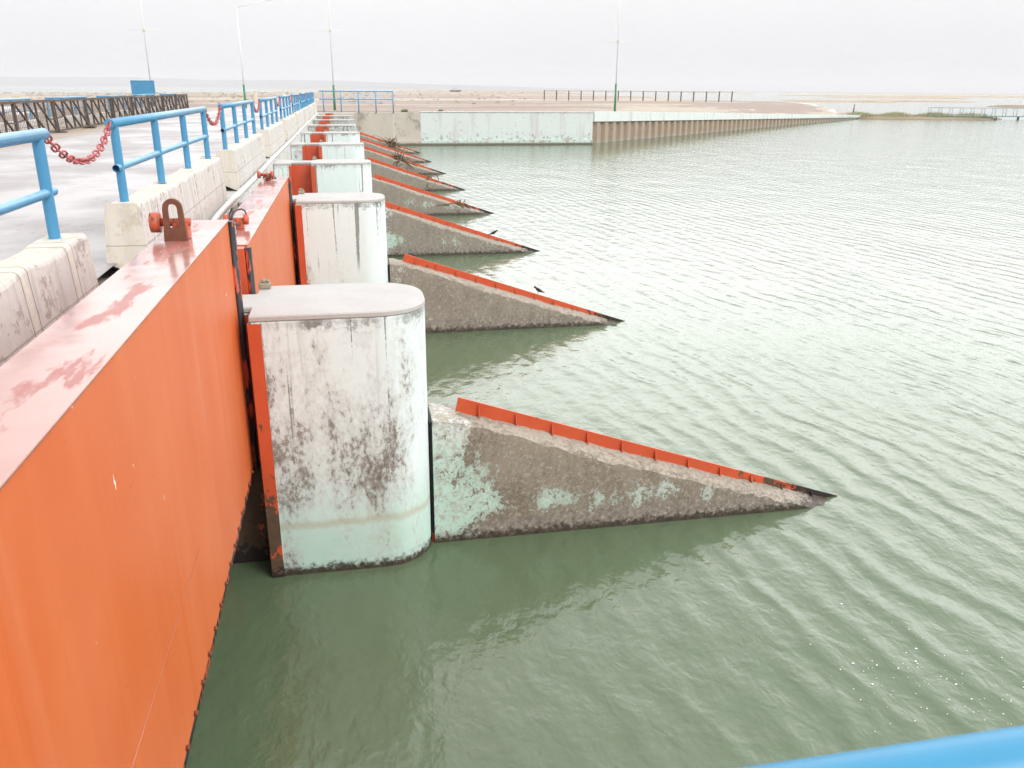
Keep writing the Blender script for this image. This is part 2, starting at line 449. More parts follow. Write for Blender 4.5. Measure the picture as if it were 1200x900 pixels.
M = dict(
    plate=mat_orange('pink_gate_top', True),
    orange=mat_orange('orange_gate_paint'), liner=mat_orange_plain('orange_liner_paint'), fin=mat_orange_plain('orange_fin_paint', .7),
    rust=mat_simple('rusty_iron', (.15,.05,.025), .75, .5, 14),
    orangebit=mat_simple('orange_fitting', (.52,.10,.045), .45, .3, 12, .5, (.12,.05,.03)),
    pier=mat_painted_concrete('peeling_paint_concrete'), wedge=mat_painted_concrete('algae_concrete', True),
    cap=mat_cap('pier_top_concrete'),
    para=mat_whitewash('whitewashed_parapet'), plainwhite=mat_whitewash('whitewashed_ledge', (.60,.59,.57), False, False),
    blue=mat_blue('blue_pipe_paint'), bluedeep=mat_blue('deep_blue_pipe_paint', True), road=mat_road('wet_concrete_road'), land=mat_land('dry_plain'), water=mat_water('green_water'),
    chain=mat_simple('red_chain_paint', (.46,.10,.10), .45, .45, 18, .5, (.10,.05,.04)),
    hose=mat_simple('white_pipe', (.62,.61,.58), .5, .2, 6, .2, (.3,.27,.22)),
    truss=mat_simple('dark_rusty_steel', (.075,.055,.045), .7, .5, 6, .3, (.16,.09,.055)),
    wire=mat_simple('grey_wire', (.16,.14,.12), .6, .3, 6),
    green=mat_simple('green_pole_paint', (.035,.20,.095), .5, .25, 5),
    polew=mat_simple('pale_pole_paint', (.80,.79,.77), .5, .1, 5),
    board=mat_simple('blue_board_paint', (.06,.25,.44), .45, .2, 4, .2, (.04,.14,.26)),
    dark=mat_simple('dark_post', (.09,.07,.07), .7, .3, 4),
    cream=mat_simple('cream_concrete', (.62,.56,.44), .8, .15, 3),
    teal=mat_simple('teal_bridge_paint', (.12,.27,.30), .55, .2, 3),
    stick=mat_simple('dry_driftwood', (.15,.10,.055), .9, .6, 30),
    bird=mat_simple('black_plumage', (.015,.016,.022), .6, .3, 30),
    foam=mat_simple('white_foam', (.78,.79,.76), .5, .05, 30),
    rubber=mat_rubber('painted_rubber_seal'), reed=mat_reed('reed_leaf'),
    lump=mat_simple('mortar_lump', (.30,.25,.18), .85, .6, 30),
    isle=mat_island('marsh_ground'), mud=mat_island('red_mud', (.25,.165,.11), (.34,.24,.165)),
    hill=mat_simple('far_hill', (.20,.19,.20), .95, .1, .004),
    scrub=mat_simple('dry_scrub', (.36,.305,.21), .9, .5, .3),
    weed=mat_simple('weed_leaf', (.16,.22,.09), .8, .3, 6),
    hull=mat_simple('boat_hull', (.20,.08,.06), .6, .2, 2), cabin=mat_simple('boat_cabin', (.45,.56,.62), .5, .1, 2),
)

def mat_sheet():
    t = NT('weathered_sheet_pile'); P = t.xyz()
    c = t.mix(t.noise(1, 6, .6, sc=(1.5,1.5,.4)), (.27,.205,.145), (.42,.335,.25))
    c = t.mix(t.step(t.noise(3, 6, .7), .55, .7, 0, .6), c, (.20,.14,.10))
    c = t.mix(t.step(t.math('ADD', P[2], t.math('MULTIPLY', t.noise(2, 5), .4)), .3, .6), (.33,.29,.24), c)
    return t.done(c, .85)
M['sheet'] = mat_sheet()

def mat_farwall():
    """retaining wall: bare stained concrete at the dam end, mint-white paint beyond"""
    t = NT('retaining_wall_paint'); P = t.xyz()
    fine = t.noise(3, 9, .72); mid = t.noise(.9, 6, .62, sc=(1,1,.4))
    conc = t.mix(mid, (.42,.37,.31), (.60,.55,.48))
    conc = t.mix(t.step(t.noise(.8, 7, .65, off=(2,2,2)), .52, .66, 0, .7), conc, (.20,.175,.15))
    conc = t.mix(t.step(fine, .58, .7, 0, .5), conc, (.60,.57,.52))
    pt = t.mix(t.step(P[2], .2, 1.4), (.53,.63,.58), (.62,.66,.645))
    pt = t.mix(t.step(t.noise(1, 5, .6, sc=(1.3,1.3,.13)), .52, .68, 0, .5), pt, (.46,.43,.37))
    pt = t.mix(t.step(t.math('ADD', fine, t.step(P[2], .4, 1.4, .1, 0)), .60, .68), pt, (.36,.32,.28))
    sx = t.math('ADD', P[0], t.math('MULTIPLY', t.math('SUBTRACT', mid, .5), .6))
    c = t.mix(t.step(sx, 6.55, 6.7), conc, pt)
    jn = t.step(t.math('ABSOLUTE', t.math('SUBTRACT', P[0], 4.3)), .0, .09, 1, 0)
    c = t.mix(jn, c, (.58,.56,.52))
    c = t.mix(t.step(t.math('ADD', P[2], t.math('MULTIPLY', fine, .25)), .2, .36), (.13,.11,.085), c)
    t.bump(fine, .4, .03)
    return t.done(c, .85)
M['farwall'] = mat_farwall()

# ------------------------------------------------------------------ camera
F, VX, VY, ROLL = 975.7, 400.7, 102.6, math.radians(.442)
x_, y_ = VX-600, VY-450
c_, s_ = math.cos(ROLL), math.sin(ROLL)
xr, yr = c_*x_ + s_*y_, -s_*x_ + c_*y_
pit = math.atan2(-yr, F); az = -math.atan2(xr*math.cos(pit), F)
fw = Vector((math.sin(az)*math.cos(pit), math.cos(az)*math.cos(pit), -math.sin(pit)))
rt = Vector((math.cos(az), -math.sin(az), 0)); up = rt.cross(fw)
ix = c_*rt + s_*up; iy = s_*rt - c_*up
cam = bpy.data.cameras.new('camera'); camo = bpy.data.objects.new('camera', cam); C.objects.link(camo)
mw = Matrix((( ix.x, -iy.x, -fw.x, 0), (ix.y, -iy.y, -fw.y, 0), (ix.z, -iy.z, -fw.z, CAMZ), (0,0,0,1)))
camo.matrix_world = mw
cam.sensor_width = 17.3; cam.lens = F/1200*17.3
cam.clip_start = .05; cam.clip_end = 30000
cam.dof.use_dof = True; cam.dof.focus_distance = 10; cam.dof.aperture_fstop = 5.6
S.camera = camo

# ------------------------------------------------------------------ world & sun
SUN_EL, SUN_AZ = math.radians(40), math.radians(138)     # azimuth clockwise from +Y
w = bpy.data.worlds.new('World'); S.world = w; w.use_nodes = True
nt = w.node_tree; bg = nt.nodes['Background']
sky = nt.nodes.new('ShaderNodeTexSky'); sky.sky_type = 'NISHITA'; sky.sun_disc = False
sky.sun_elevation = SUN_EL; sky.sun_rotation = SUN_AZ; sky.dust_density = 6; sky.air_density = 1.2
hs = nt.nodes.new('ShaderNodeHueSaturation'); hs.inputs['Saturation'].default_value = .10
nt.links.new(sky.outputs[0], hs.inputs['Color'])
tc = nt.nodes.new('ShaderNodeTexCoord'); sp = nt.nodes.new('ShaderNodeSeparateXYZ'); nt.links.new(tc.outputs['Generated'], sp.inputs[0])
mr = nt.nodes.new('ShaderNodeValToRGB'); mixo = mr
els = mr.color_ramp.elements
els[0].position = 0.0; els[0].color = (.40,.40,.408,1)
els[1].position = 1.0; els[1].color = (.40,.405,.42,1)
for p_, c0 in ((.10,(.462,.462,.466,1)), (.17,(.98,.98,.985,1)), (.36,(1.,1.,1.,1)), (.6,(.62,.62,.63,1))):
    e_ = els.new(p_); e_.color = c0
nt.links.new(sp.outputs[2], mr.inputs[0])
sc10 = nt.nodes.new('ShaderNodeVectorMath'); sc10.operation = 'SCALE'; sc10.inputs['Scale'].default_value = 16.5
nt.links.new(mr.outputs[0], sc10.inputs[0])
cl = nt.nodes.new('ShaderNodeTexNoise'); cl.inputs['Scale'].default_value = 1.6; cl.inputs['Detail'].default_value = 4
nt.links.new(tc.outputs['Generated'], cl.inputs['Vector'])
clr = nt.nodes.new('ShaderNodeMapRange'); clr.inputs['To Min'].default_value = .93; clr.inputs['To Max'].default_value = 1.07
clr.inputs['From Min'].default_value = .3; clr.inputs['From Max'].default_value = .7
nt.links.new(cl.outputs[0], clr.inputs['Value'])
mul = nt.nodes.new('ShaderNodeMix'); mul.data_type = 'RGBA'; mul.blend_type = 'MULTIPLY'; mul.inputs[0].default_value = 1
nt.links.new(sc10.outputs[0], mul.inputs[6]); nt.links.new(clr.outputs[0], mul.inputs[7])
fin = nt.nodes.new('ShaderNodeMix'); fin.data_type = 'RGBA'; fin.inputs[0].default_value = .9
nt.links.new(hs.outputs[0], fin.inputs[6]); 
# extra bright sky lobe ahead-right, added above the view to whiten the water
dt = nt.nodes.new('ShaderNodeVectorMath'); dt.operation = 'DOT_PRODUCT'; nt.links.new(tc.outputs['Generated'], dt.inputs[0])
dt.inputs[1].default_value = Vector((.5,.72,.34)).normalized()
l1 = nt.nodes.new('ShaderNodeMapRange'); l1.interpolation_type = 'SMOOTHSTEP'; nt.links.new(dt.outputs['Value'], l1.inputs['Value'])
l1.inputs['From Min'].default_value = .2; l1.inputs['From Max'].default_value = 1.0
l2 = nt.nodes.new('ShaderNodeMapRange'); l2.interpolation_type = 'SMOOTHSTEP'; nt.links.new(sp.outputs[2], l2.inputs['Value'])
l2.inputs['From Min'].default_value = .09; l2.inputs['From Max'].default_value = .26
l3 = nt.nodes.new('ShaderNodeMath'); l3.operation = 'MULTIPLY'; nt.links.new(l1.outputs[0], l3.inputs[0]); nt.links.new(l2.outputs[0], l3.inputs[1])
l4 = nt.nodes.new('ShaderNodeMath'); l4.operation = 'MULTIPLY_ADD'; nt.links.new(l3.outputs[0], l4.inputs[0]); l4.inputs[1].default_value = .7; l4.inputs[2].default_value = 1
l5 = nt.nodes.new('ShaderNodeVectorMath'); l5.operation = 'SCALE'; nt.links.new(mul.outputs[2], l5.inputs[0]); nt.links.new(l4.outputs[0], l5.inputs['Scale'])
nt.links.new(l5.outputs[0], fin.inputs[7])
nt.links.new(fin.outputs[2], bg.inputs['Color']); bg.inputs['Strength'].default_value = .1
sun = bpy.data.lights.new('sun', 'SUN'); sun.energy = 1.3; sun.angle = math.radians(25); sun.color = (1,.98,.955)
so = bpy.data.objects.new('sun', sun); C.objects.link(so)
sd = Vector((math.sin(SUN_AZ)*math.cos(SUN_EL), math.cos(SUN_AZ)*math.cos(SUN_EL), math.sin(SUN_EL)))
so.rotation_euler = sd.to_track_quat('Z', 'Y').to_euler(); so.location = sd*60
vs_ = S.view_settings
vs_.view_transform = 'Standard'; vs_.look = 'None'; vs_.exposure = 0.45; vs_.gamma = 1; vs_.use_curve_mapping = False

# ------------------------------------------------------------------ haze
hz = MB().box(-7500, 7500, -300, 9500, -3.5, 95).build('haze', bpy.data.materials.new('haze_air'))
hm = hz.data.materials[0]; hm.use_nodes = True
for n in list(hm.node_tree.nodes):
    if n.type == 'BSDF_PRINCIPLED': hm.node_tree.nodes.remove(n)
pv = hm.node_tree.nodes.new('ShaderNodeVolumePrincipled'); pv.inputs['Color'].default_value = (.97,.97,.99,1)
pv.inputs['Density'].default_value = 2.7e-4
hm.node_tree.links.new(pv.outputs[0], hm.node_tree.nodes['Material Output'].inputs['Volume'])
tag(hz, 'pale dusty air over the reservoir and plain', kind='stuff')

# ------------------------------------------------------------------ water
wm = MB()
wm.add([(-7300,-250,0),(7300,-250,0),(7300,9000,0),(-7300,9000,0)], [(0,1,2,3)])
tag(wm.build('water', M['water']), 'pale green rippled reservoir water', kind='structure')
bd = MB(); bd.add([(-7400,-280,-2),(7400,-280,-2),(7400,9300,-2),(-7400,9300,-2)], [(0,1,2,3)])
tag(bd.build('lake_bed', M['mud']), 'muddy lake bed below the water', kind='structure')

# ------------------------------------------------------------------ land
def interp(tab, x):
    if x <= tab[0][0]: return tab[0][1]
    for (a, va), (b, vb) in zip(tab, tab[1:]):
        if x <= b: return va + (vb-va)*(x-a)/(b-a)
    return tab[-1][1]
near_poly = [(-420,150),(-70,125),(-16,77.6),(22.3,78.6),(96,149.5)]
def near_r(th):
    d = (math.sin(th), math.cos(th))
    best = None
    for (ax, ay), (bx, by) in zip(near_poly, near_poly[1:]):
        ex, ey = bx-ax, by-ay
        den = d[0]*ey - d[1]*ex
        if abs(den) < 1e-9: continue
        r = (ax*ey - ay*ex)/den; k = (ax*d[1]-ay*d[0])/den
        if -1e-6 <= k <= 1+1e-6 and r > 0: best = r if best is None else min(best, r)
    return best
far_tab = [(-70,470),(-45,330),(-19,285),(-12,320),(-5.3,360),(0,480),(3,700),(5.8,1000),(8,1700),(11,1900),(13,1400),(14.3,560),(17,330),(21.5,236),(25.9,190),(29,183),(32.7,182)]
def cap_z(y):            # top of the sheet-pile capping beam
    return max(.55, 2.84 - (y-79.7)*.0322)
th0, th1 = math.atan2(-420,150)+.002, math.atan2(96,149.5)-.0008
NTH, NR = 260, 46
vs = []; fs = []
rnd = random.Random(3)
def land_z(x, y):
    th = math.atan2(x, y); rn = near_r(th); r = math.hypot(x, y)
    if rn is None: return 0
    rf = interp(far_tab, math.degrees(th)); rf = max(rf, rn+3)
    if y < 0: return 0
    px, py = rn*math.sin(th), rn*math.cos(th)
    if px < -16: zb, wd = -.25, 22.
    elif px <= 22.3: zb, wd = 2.78, 20.
    else: zb, wd = cap_z(py)-.10, 34.
    k = min(1, max(0, (r-rn)/wd)); k = k*k*(3-2*k)
    z = zb + (2.84-zb)*k
    z += (math.sin(x*.21+y*.05)*math.sin(y*.13-x*.03))*.06*min(1, (r-rn)/8)
    e = min(1, max(0, (rf-r)/max(6, .05*rf))); e = e*e*(3-2*e)
    return z*e - .3*(1-e)
for i in range(NTH+1):
    th = th0 + (th1-th0)*i/NTH
    rn = near_r(th); rf = max(interp(far_tab, math.degrees(th)), rn+3)
    rf *= 1 + .03*math.sin(i*1.7) + .02*math.sin(i*.61)
    for j in range(NR+1):
        u = j/NR
        r = rn*(rf/rn)**u
        x, y = r*math.sin(th), r*math.cos(th)
        vs.append((x, y, land_z(x, y)))
for i in range(NTH):
    for j in range(NR):
        a = i*(NR+1)+j
        fs.append((a, a+1, a+NR+2, a+NR+1))
lm = MB(); lm.add(vs, fs, True)
tag(lm.build('ground', M['land']), 'dry sandy plain with reddish wet patches beyond the dam', kind='structure')

# sparse scrub dotted over the plain
rs_ = random.Random(61); sv = []; sf = []
for k in range(750):
    th = math.radians(rs_.uniform(-40, 13)); rf = interp(far_tab, math.degrees(th)); rn = near_r(th)
    rr_ = rn + 25 + (min(rf, 700)*.9 - rn - 25)*rs_.random()
    x, y = rr_*math.sin(th), rr_*math.cos(th); z = land_z(x, y)
    if abs(x+6) < 5 and y < 190: continue
    w0 = rs_.uniform(.15,.5)*(1+rr_/450); h0 = w0*rs_.uniform(.3,.6)
    for q in range(14):
        a = rs_.uniform(0, 2*PI); d0 = rs_.uniform(0,.7)*w0; b0 = .14*w0
        cx, cy = x+d0*math.cos(a), y+d0*math.sin(a); i0 = len(sv)
        sv += [(cx-b0*math.sin(a),cy+b0*math.cos(a),z-.05),(cx+b0*math.sin(a),cy-b0*math.cos(a),z-.05),(cx+.3*w0*math.cos(a),cy+.3*w0*math.sin(a),z+h0*rs_.uniform(.5,1))]
        sf.append((i0,i0+1,i0+2))
m_ = MB(); m_.add(sv, sf)
tag(m_.build('scrub', M['scrub']), 'low dry scrub dotted over the sandy plain', kind='stuff')

# far marsh belt to the horizon and hills
fm = MB(); vv = []; ff = []
for i in range(81):
    x = -300 + 7000*i/80
    y0 = 1750 + 260*math.sin(i*.5) + 160*math.sin(i*1.31+1) + max(0, 600-x)*.9
    vv += [(x, y0, -.05), (x, y0+60, .5), (x*1.25+200, 6500, .7)]
for i in range(80):
    for j in range(2):
        a = i*3+j; ff.append((a, a+3, a+4, a+1))
fm.add(vv, ff)
tag(fm.build('marsh_plain', M['isle']), 'flat tan marsh along the far horizon', kind='structure')
hm_ = MB(); vv = []; ff = []
for i in range(121):
    x = -7000 + 9200*i/120
    y = 6000 + 500*math.sin(i*.11)
    env = interp([(-7000,60),(-3500,62),(-1500,58),(0,44),(800,24),(1500,10),(2200,1)], x)
    h = env*(1 + .05*math.sin(i*.37) + .03*math.sin(i*1.3+2))
    vv += [(x, y-700, -.2), (x, y-250, h*.62), (x, y, h), (x, y+700, -.2)]
for i in range(120):
    for j in range(3):
        a = i*4+j; ff.append((a, a+4, a+5, a+1))
hm_.add(vv, ff, True)
tag(hm_.build('hills', M['hill']), 'low hazy hills on the left horizon', kind='structure')

# marsh islands in the lagoon: real low banks with ragged outlines
isles = [  # cx, cy, half length (across), half depth, heading, label
    (565, 905, 75, 90, 'small tan mud island far out in the lagoon, left of the longer ones'),
    (455, 655, 45, 70, 'short tan island just right of the sheet pile end in the far lagoon'),
    (660, 820, 85, 75, 'broad tan reed island below the far marsh belt'),
    (905, 1010, 170, 95, 'longest tan island touching the right side of the view'),
    (245, 405, 30, 26, 'low tan islet nearest behind the green reed spit'),
    (300, 420, 26, 22, 'greenish islet beside the low tan islet'),
    (235, 268, 14, 9, 'reddish mud bank at the right edge of the lagoon'),
]
for k, (cx, cy, hl, hd, lab) in enumerate(isles):
    mb = MB(); vv = []; ff = []; n = 48; rr = random.Random(20+k)
    ph = [rr.uniform(0, 6.28) for _ in range(4)]
    a0 = math.atan2(cx, cy)
    for j, (s, z) in enumerate(((1,-.1),(.93,.18),(.8,.5),(.4,.62))):
        for i in range(n):
            a = 2*PI*i/n
            q = 1 + .22*math.sin(2*a+ph[0]) + .13*math.sin(5*a+ph[1]) + .07*math.sin(9*a+ph[2])
            lx, ly = hl*math.cos(a)*q*s, hd*math.sin(a)*q*s
            vv.append((lx*math.cos(a0)+ly*math.sin(a0), -lx*math.sin(a0)+ly*math.cos(a0), z + (.12*math.sin(7*a+ph[3]) if j > 1 else 0)))
    for j in range(3):
        for i in range(n):
            ff.append((j*n+i, j*n+(i+1)%n, (j+1)*n+(i+1)%n, (j+1)*n+i))
    ff.append(tuple(3*n+i for i in range(n)))
    mb.add(vv, ff, True)
    o = mb.build('mud_island', M['mud'] if k == 6 else M['isle'], loc=(cx, cy, 0))
    tag(o, lab, 'mud island', 'marsh islands in the lagoon', 'thing')

# ------------------------------------------------------------------ road / deck
rd = MB().box(-13.3, -2.0, -9, 75.2, 2.22, 2.77)
tag(rd.build('bridge_deck', M['plainwhite']), 'pale concrete deck slab of the dam road', kind='structure')
rs = MB(); vv = []; ff = []
nx, ny = 12, 90
for j in range(ny+1):
    for i in range(nx+1):
        vv.append((-12.85 + (-2.5+12.85)*i/nx, -9 + 92*j/ny, 2.97 + .015*math.sin(j*.7+i)))
for j in range(ny):
    for i in range(nx):
        a = j*(nx+1)+i; ff.append((a, a+1, a+nx+2, a+nx+1))
rs.add(vv, ff, True)
tag(rs.build('road', M['road']), 'wet grey concrete road along the dam top with sand drifted on its left', kind='structure')

# ------------------------------------------------------------------ abutments
ab = MB().prism([(-13.3,75.2),(-1.53,75.2),(-1.53,75.56),(-.97,75.56),(-.97,75.2),(1.0,75.2),(1.0,77.1),(1.0,78.5),(-13.3,78.5)], -1.5, 2.74)
o = ab.build('dam_abutment', M['farwall'], bevel=.03)
tag(o, 'far concrete abutment closing the row of piers', 'abutment')
sl = MB().box(-1.53,-.97,75.545,75.56,-.5,2.72).box(-.985,-.97,75.2,75.545,-.5,2.72).box(-.97,-.86,75.185,75.199,-.5,2.72)
sl.build('slot_liner', M['liner'], o)
nb = MB().prism([(-13.3,-9),(4.5,-9),(4.5,.62),(-.97,.62),(-.97,.30),(-1.53,.30),(-1.53,.62),(-13.3,.62)], -1.5, 2.21)
nb.prism([(-1.99,-9),(4.5,-9),(4.5,.62),(-.97,.62),(-.97,.30),(-1.53,.30),(-1.53,.62),(-1.99,.62)], 2.21, 3.0)
tag(nb.build('dam_abutment', M['plainwhite']), 'near concrete abutment under the blue viewing rail', 'abutment')

rw = empty('retaining_wall', (1.0,77.1,0), 'long pale mint painted retaining wall across the water at the dam end', 'retaining wall')
MB().box(0.003, 21.4, 0, .9, -1.5, 2.76).build('wall', M['farwall'], rw, bevel=.03)
MB().box(0.003, 21.4, -.28, -.003, -1.5, .42).build('ledge', M['farwall'], rw, bevel=.03)
MB().box(5.6, 21.4, -.05, .95, 2.763, 2.84).build('coping', M['plainwhite'], rw, bevel=.015)

# sheet pile wall at 45 degrees
p0 = Vector((22.5,78.2,0)); p1 = Vector((96,149.5,0)); L = (p1-p0).length
d = (p1-p0).normalized(); nrm = Vector((d.y,-d.x,0))     # towards the water
sp_ = empty('sheet_pile_wall', (22.5,78.2,0), 'rusty corrugated sheet pile quay wall with white capping beam', 'sheet pile wall')
vv = []; ff = []; per = 1.55; nseg = int(L/per)
pts = []
for k in range(nseg):
    for fr, off in ((0,0),(.36,0),(.5,.32),(.86,.32)):
        pts.append(((k+fr)*per, off))
pts.append((nseg*per, 0))
for s, off in pts:
    q = d*s + nrm*(off-.02)
    zt = cap_z(78.2+q.y) - .92*max(.35, 1-s/L*.55)
    vv += [(q.x,q.y,-1.5), (q.x,q.y,zt+.04)]
for k in range(len(pts)-1):
    a = 2*k; ff.append((a, a+2, a+3, a+1))
m_ = MB(); m_.add(vv, ff); m_.build('sheet_piling', M['sheet'], sp_)
vv = []; ff = []
NS = 40
for k in range(NS+1):
    s = L*k/NS; q = d*s; zt = cap_z(78.2+q.y); hh = .92*max(.35, 1-s/L*.55)
    for off, z in ((.42,zt-hh),(.42,zt),(-.5,zt),(-.5,zt-hh)):
        e = q + nrm*off; vv.append((e.x,e.y,z))
for k in range(NS):
    for j in range(4):
        a = k*4+j; b = k*4+(j+1)%4; ff.append((a, b, b+4, a+4))
ff += [(0,1,2,3), tuple(NS*4+i for i in (3,2,1,0))]
m_ = MB(); m_.add(vv, ff); m_.build('capping_beam', M['farwall'], sp_)

# ------------------------------------------------------------------ piers with slots, caps and wedge walls
Y0 = 7.76; PW = 1.27
def pier_plan(g=0.0, nose=.70, r=.50):
    y0, y1 = -g, PW+g
    pts = [(-1.99-0*g, y0), (-1.53+g, y0), (-1.53+g, .36-g), (-.97-g, .36-g), (-.97-g, y0)]
    xe = nose+g; rr = r+g
    for k in range(9):
        a = -PI/2 + PI/2*k/8; pts.append((xe-rr+rr*math.cos(a), y0+rr+rr*math.sin(a)))
    for k in range(9):
        a = PI/2*k/8; pts.append((xe-rr+rr*math.cos(a), y1-rr+rr*math.sin(a)))
    pts += [(-.97-g, y1), (-.97-g, PW-.36+g), (-1.53+g, PW-.36+g), (-1.53+g, y1), (-1.99, y1)]
    return pts
def nose_smooth(o):
    for p in o.data.polygons: p.use_smooth = True
    try: o.data.set_sharp_from_angle(angle=math.radians(35))
    except Exception: pass
pier = empty('dam_pier', (0,Y0,0), '', 'pier', 'concrete piers of the dam')
body = MB().prism(pier_plan(), -1.5, 2.715).build('pier_body', M['pier'], pier, bevel=.012); nose_smooth(body)
cap = MB().prism(pier_plan(.003), 2.7155, 2.775).build('cap', M['cap'], pier, bevel=.012); nose_smooth(cap)
MB().box(-13.25, -2.0, .0, PW, -1.5, 2.215).build('upstream_block', M['pier'], pier)
for s in (0, 1):
    yy = (lambda a: a) if s == 0 else (lambda a: PW-a)
    m_ = MB()
    def bx(x0,x1,a,b,z0,z1):
        m_.box(x0,x1,min(yy(a),yy(b)),max(yy(a),yy(b)),z0,z1)
    bx(-1.515,-.985,.345,.358,-.8,2.70)
    bx(-.985,-.9715,.0,.358,-.8,2.70)
    bx(-1.5285,-1.515,.0,.358,-.8,2.70)
    bx(-.985,-.865,-.014,-.002,-.8,2.70)
    bx(-1.58,-1.515,-.014,-.002,-.8,2.70)
    m_.build('slot_liner', M['liner'], pier)
m_ = MB().box(-.97,-.85,PW-.17,PW-.06,2.776,2.84).box(-.945,-.90,PW-.15,PW-.09,2.841,2.885).box(-.895,-.86,PW-.14,PW-.08,2.841,2.87)
m_.build('bracket', M['lump'], pier, bevel=.012)


# wedge wall (ice breaker) with steel fin
wedge = empty('wedge_wall', (0,Y0,0), '', 'wedge wall', 'sloping wedge walls in front of the piers')
arr = [(.735,1.50),(1.05,1.44),(1.8,1.19),(2.57,.91),(3.4,.64),(4.2,.38),(5.0,.14),(5.6,-.04),(6.6,-.32),(7.6,-.6)]
rj = random.Random(8); fine_arr = []
for (xa, za), (xb, zb) in zip(arr, arr[1:]):
    nn_ = max(1, int((xb-xa)/.09))
    for k in range(nn_): fine_arr.append((xa+(xb-xa)*k/nn_, za+(zb-za)*k/nn_ + rj.uniform(-.009,.009)))
arr = fine_arr + [arr[-1]]
yn, yf = .40, .90; ym = (yn+yf)/2
vv = []; ff = []
for x, z in arr:
    g = rj.uniform(.015,.06); e_j = rj.uniform(.02,.075)
    ring = [(x,yn-.02,-1.5),(x,yn,z-g),(x,yn+e_j,z+.004),(x,ym,z+min(.05,.01+max(0,x-1)*.03)),(x,yf-.05,z),(x,yf,z-g),(x,yf+.02,-1.5)]
    if z < -.9: pass
    vv += ring
nr_ = 7
# subdivide the long profile a little and roughen
for i in range(len(arr)-1):
    for j in range(nr_-1):
        a = i*nr_+j; ff.append((a, a+nr_, a+nr_+1, a+1))
ff.append(tuple(range(nr_))); ff.append(tuple((len(arr)-1)*nr_+k for k in range(nr_-1,-1,-1)))
m_ = MB(); m_.add(vv, ff)
wb = m_.build('wall_body', M['wedge'], wedge)
def fin_base(x): return 1.46 - (x-1.0)*(1.46+.05)/(5.55-1.0)
def fin_top(x): return 1.62 - (x-1.04)*(1.62+.02)/(5.86-1.04)
fin_ = MB()
fin_.extr([(1.0,fin_base(1.0)-.06),(6.3,fin_base(6.3)-.06),(6.3,fin_top(6.3)),(1.05,fin_top(1.05))], lambda u,v,t: (u,t,v), ym-.012, ym+.012)
fin_.build('steel_fin', M['fin'], wedge)
xs = [1.27+.415*k for k in range(11)]
for x in xs:
    rb = MB()
    zb = fin_base(x); zt = fin_top(x)
    for sg in (-1, 1):
        rb.extr([(sg*.0125,zb-.05),(sg*.075,zb-.05),(sg*.065,zb+.0),(sg*.028,zt-.015),(sg*.0125,zt-.02)] , lambda u,v,t: (t, ym+u, v), x-.006, x+.006)
    rb.build('rib', M['fin'], wedge)
js = MB().box(.708,.734,yn+.02,yf-.02,-1,1.44); js.build('joint_filler', M['rubber'], wedge)

pier_lab = [
 'nearest concrete pier, white paint peeling to grey and mint green at its foot',
 'second pier from the camera, mostly clean white, directly beyond the nearest stained pier',
 'third pier from the camera, white with thin cracks and a wide orange slot beside it',
 'fourth pier from the camera, white front with swirling grey wear marks',
 'fifth pier along, plain white front above the middle wedge walls',
 'sixth pier along, bare grey beige front with white top edge',
 'seventh pier along, bare grey, second last before the far abutment',
 'last and smallest grey pier, next to the far abutment']
wedge_lab = [
 'nearest sloping wedge wall, brown concrete with mint green patches and ribbed orange fin',
 'second wedge wall, grey brown with a small black bird on its orange fin',
 'third wedge wall, pale mint band low down and a small bird near its fin top',
 'fourth wedge wall, with reed stalks leaning on its fin near the water',
 'fifth wedge wall, with a dark twig knot hanging from its fin',
 'sixth wedge wall, with a bushy ball of dry twigs on its fin',
 'seventh wedge wall, clean orange fin, between two twig covered fins',
 'farthest wedge wall, close to the pale retaining wall, twigs halfway down']
pier_col = [(.92,0,0),(.30,.0,0),(.34,.0,0),(.46,.06,0),(.25,.05,0),(.5,.75,0),(.5,.8,0),(.5,.8,0)]
wedge_col = [(1,1,0),(.45,.25,.30),(.7,.75,.35),(.2,.7,.4),(.1,.2,.4),(.1,.1,.5),(.1,.1,.5),(.1,.1,.5)]
def paint(o, col):
    for ch in o.children:
        ch.color = (*col, 1)
        paint(ch, col)
for i in range(8):
    p = pier if i == 0 else copy_thing(pier, (0, Y0+PITCH*i, 0))
    q = wedge if i == 0 else copy_thing(wedge, (0, Y0+PITCH*i, 0))
    p['label'] = pier_lab[i]; q['label'] = wedge_lab[i]
    paint(p, pier_col[i]); paint(q, wedge_col[i])

